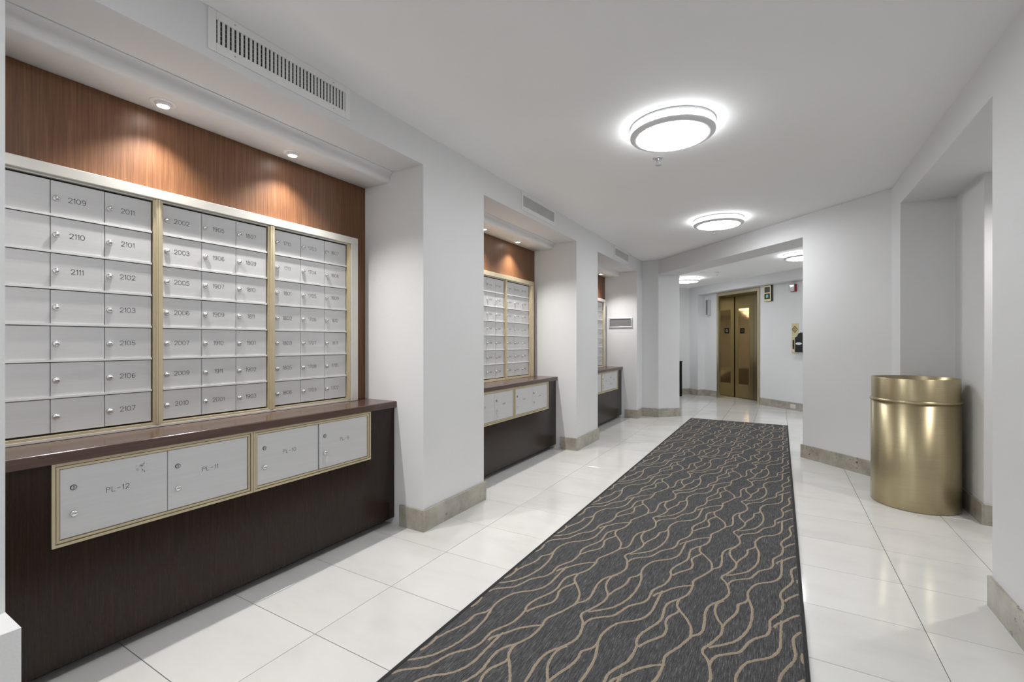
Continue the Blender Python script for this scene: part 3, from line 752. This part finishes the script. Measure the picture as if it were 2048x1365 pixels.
# ================================================================== BRASS TRASH CAN
t = thing('trash_can', (0.862, 4.482, 0), 'tall round brushed brass trash can standing in the right wall niche', 'trash can')
R = 0.2575
MB().lathe([(0, 0.002), (R-0.004, 0.002), (R, 0.006), (R, 0.768), (0.0, 0.768)], 'brushed_brass', 72).build('body', t)
MB().lathe([(R-0.004, 0.766), (R+0.005, 0.768), (R+0.0075, 0.775), (R+0.005, 0.783), (R-0.004, 0.786)], 'brushed_brass', 72).build('bead_ring', t)
MB().lathe([(R-0.004, 0.784), (R-0.004, 0.938), (R-0.006, 0.941), (R-0.009, 0.938), (R-0.012, 0.925), (0.17, 0.87), (0.165, 0.80), (0.16, 0.787)], 'brushed_brass', 72).build('funnel_lid', t)
MB().lathe([(0.164, 0.79), (0.0, 0.79)], 'vent_dark', 40).build('opening', t)
b_ = MB().add([(0, 0, 0.0005), (0.012, 0.004, 0.0008), (0.022, 0.012, 0.0005), (0.008, 0.013, 0.0015)], [(0, 1, 2, 3)], 'white_plastic')
b_.add([(0, 0, 0.0002), (0.012, 0.004, 0.0002), (0.022, 0.012, 0.0002), (0.008, 0.013, 0.0002)], [(3, 2, 1, 0)], 'white_plastic')
tag(b_.build('paper_scrap', None, (0.80, 4.165, 0)), 'tiny white paper scrap on the floor before the brass can', 'litter')

# ================================================================== LIFT
p = dloc(EX0, YB)
t = thing('elevator', dloc((EX0+EX1)/2, YB), 'brass elevator entrance with polished doors in the lobby wall', 'elevator', rz=DIAG)
hw = (EX1-EX0)/2; DY = 7.326-YB
fr = MB()
fr.box(-hw-0.055, -hw, -0.016, 0.03, 0, EZ+0.068, 'frame_brass'); fr.box(hw, hw+0.055, -0.016, 0.03, 0, EZ+0.068, 'frame_brass')
fr.box(-hw, hw, -0.016, 0.03, EZ, EZ+0.068, 'frame_brass')
fr.build('frame', t, bevel=0.003)
jl = MB().box(-hw-0.012, -hw, 0.03, DY+0.02, 0, EZ, 'mirror_brass').build('jamb_panel', t); jl['label'] = 'mirror-polished brass left jamb'
MB().box(hw, hw+0.012, 0.03, DY+0.02, 0, EZ, 'frame_brass').build('jamb_panel', t)
MB().box(-hw, hw, 0.03, DY+0.05, EZ, EZ+0.012, 'satin_brass').build('lintel_panel', t)
MB().box(-hw, hw, DY-0.02, DY+0.05, -0.002, 0.004, 'satin_brass').build('sill', t)
for k, (x0, x1) in enumerate(((-hw+0.016, -0.003), (0.003, hw-0.006))):
    d = MB()
    bx, z0, z1 = 0.105, 0.30, 1.94
    d.box(x0, x0+bx, DY, DY+0.03, 0.008, EZ-0.004, 'satin_brass'); d.box(x1-bx, x1, DY, DY+0.03, 0.008, EZ-0.004, 'satin_brass')
    d.box(x0+bx, x1-bx, DY, DY+0.03, 0.008, z0, 'satin_brass'); d.box(x0+bx, x1-bx, DY, DY+0.03, z1, EZ-0.004, 'satin_brass')
    o = d.build('door_leaf', t)
    MB().box(x0+bx, x1-bx, DY+0.002, DY+0.03, z0, z1, 'polished_brass').build('inset_panel', o)
# floor plate with letter on the left jamb
fp = MB().box(-hw, -hw+0.003, DY*0.5-0.058, DY*0.5+0.058, 1.405, 1.525, 'black_plastic').build('floor_plate', t)
g = obj('letter', text_mesh('G', 0.085, 0, 1.0, 'light_letter'), fp, (-hw+0.0034, DY*0.5, 1.465))

def lobby_thing(name, X, z, label, cat, Y=YB): return thing(name, dloc(X, Y, z), label, cat, rz=DIAG)
# hall lantern
t = lobby_thing('hall_lantern', -7.185, 1.985, 'brass hall lantern with two dark arrow windows beside the lift', 'lift indicator')
MB().box(-0.085, 0.085, -0.035, -0.001, 0, 0.30, 'black_plastic').build('back_box', t, bevel=0.004)
MB().box(-0.083, 0.083, -0.045, -0.0352, 0.002, 0.298, 'plate_brass').build('face_plate', t, bevel=0.004)
for k, z in enumerate((0.045, 0.168)):
    o = MB().box(-0.064, 0.064, -0.0475, -0.0452, z-0.004, z+0.102, 'black_plastic').build('window', t)
    if k == 0:
        g = MB().tube([(-0.018, -0.048, z+0.022), (-0.018, -0.048, z+0.055), (-0.010, -0.048, z+0.07), (0.0, -0.048, z+0.074), (0.010, -0.048, z+0.07), (0.018, -0.048, z+0.055), (0.018, -0.048, z+0.022)], 0.0045, 'lantern_glow').build('arch_glyph', o)
        g['label'] = 'glowing cyan arch symbol'
# fire strobe
t = lobby_thing('fire_strobe', -6.62, 2.105, 'red and white fire alarm strobe high on the lobby wall', 'fire alarm')
MB().box(-0.055, 0.055, -0.04, -0.001, 0, 0.135, 'red_plastic').build('housing', t, bevel=0.006)
MB().box(-0.052, 0.044, -0.056, -0.0402, 0.006, 0.129, 'clear_lens').build('lens', t, bevel=0.008)
# emblem plate
t = lobby_thing('emblem_plate', -6.605, 1.33, 'gold plate with red diamond emblem above the lift call panel', 'sign')
MB().box(-0.068, 0.068, -0.008, -0.0005, 0, 0.215, 'plate_brass').build('plate', t, bevel=0.002)
em = MB()
def diamond(cx, cz, a, w_):
    for (p, q) in (((-a, 0), (0, a)), ((0, a), (a, 0)), ((a, 0), (0, -a)), ((0, -a), (-a, 0))):
        em.tube([(cx+p[0], -0.009, cz+p[1]), (cx+q[0], -0.009, cz+q[1])], w_, 'emblem_red', 6)
diamond(0, 0.108, 0.058, 0.0035)
for (dx, dz) in ((0, 0.030), (0.030, 0), (-0.030, 0), (0, -0.030)): diamond(dx, 0.108+dz, 0.021, 0.0026)
em.build('emblem', t)
# call panel
t = lobby_thing('call_panel', -6.605, 1.01, 'narrow brass lift call panel half behind the black dispenser', 'call panel')
MB().box(-0.068, 0.068, -0.008, -0.0005, 0, 0.305, 'plate_brass').build('plate', t, bevel=0.002)
MB().box(-0.045, -0.012, -0.0105, -0.008, 0.10, 0.24, 'black_plastic').build('slot', t)
MB().box(-0.045, -0.012, -0.0105, -0.008, 0.075, 0.10, 'red_plastic').build('red_mark', t)
MB().box(-0.05, -0.010, -0.0105, -0.008, 0.03, 0.068, 'white_plastic').build('white_mark', t)
# black dispenser
t = lobby_thing('hand_dispenser', -6.385, 1.035, 'black wall dispenser with white oval badge, cut by the wall edge', 'dispenser')
prof = [(-0.115, 0), (0.115, 0), (0.115, 0.26), (0.075, 0.285), (0.045, 0.33), (0.0, 0.345), (-0.04, 0.33), (-0.075, 0.275), (-0.115, 0.26)]
n = len(prof); v = [(x, -0.125, z) for x, z in prof]+[(x, -0.012, z) for x, z in prof]
MB().add(v, [tuple(range(n)), tuple(range(2*n-1, n-1, -1))]+[(i, n+i, n+(i+1) % n, (i+1) % n) for i in range(n)], 'black_plastic').build('housing', t, bevel=0.012, seg=3)
MB().box(-0.05, 0.09, -0.013, -0.0005, 0.02, 0.24, 'black_plastic').build('wall_bracket', t)
MB().add([(-0.03+0.062*math.cos(a), -0.1275, 0.15+0.022*math.sin(a)) for a in [2*math.pi*k/28 for k in range(28)]]+[(-0.03+0.062*math.cos(a), -0.124, 0.15+0.022*math.sin(a)) for a in [2*math.pi*k/28 for k in range(28)]],
         [tuple(range(28))]+[(i, 28+i, 28+(i+1) % 28, (i+1) % 28) for i in range(28)], 'white_plastic').build('oval_badge', t)
# outlet in the baseboard
t = lobby_thing('wall_outlet', -6.635, 0.035, 'small cream power outlet set in the lobby baseboard', 'outlet', YB-BT)
MB().box(-0.055, 0.055, -0.006, -0.0003, 0, 0.07, 'cream_plastic').build('cover_plate', t, bevel=0.002)
for dx in (-0.024, 0.024):
    MB().box(dx-0.014, dx+0.014, -0.0075, -0.006, 0.02, 0.05, 'white_plastic').box(dx-0.006, dx-0.003, -0.008, -0.0074, 0.03, 0.042, 'keyhole').box(dx+0.003, dx+0.006, -0.008, -0.0074, 0.03, 0.042, 'keyhole').build('socket', t)
# projecting sign left of the lift
t = lobby_thing('wall_sign', -8.855, 1.825, 'small silver projecting sign on the wall left of the lift', 'sign')
MB().box(-0.032, 0.032, -0.085, -0.010, 0.0, 0.335, 'nickel').build('sign_body', t, bevel=0.002)
MB().box(-0.030, 0.030, -0.088, -0.0852, 0.003, 0.332, 'vent_grey').build('face_panel', t)
MB().box(-0.022, 0.022, -0.010, -0.0005, 0.02, 0.315, 'white_metal').build('mount', t)
# dark bin behind the left corner
t = thing('waste_bin', dloc(-9.115, 6.13), 'dark slim waste bin mostly hidden behind the left wall corner', 'waste bin', rz=DIAG)
MB().box(-0.125, 0.125, -0.17, 0.17, 0.0, 0.765, 'bin_black').build('body', t, bevel=0.006)
MB().box(-0.135, 0.135, -0.18, 0.18, 0.765, 0.79, 'bin_black').build('lid', t, bevel=0.006)
MB().box(-0.06, 0.06, -0.173, -0.169, 0.60, 0.70, 'toe_black').build('flap', t)
print('tiles', ntile, 'objects', len(bpy.data.objects))
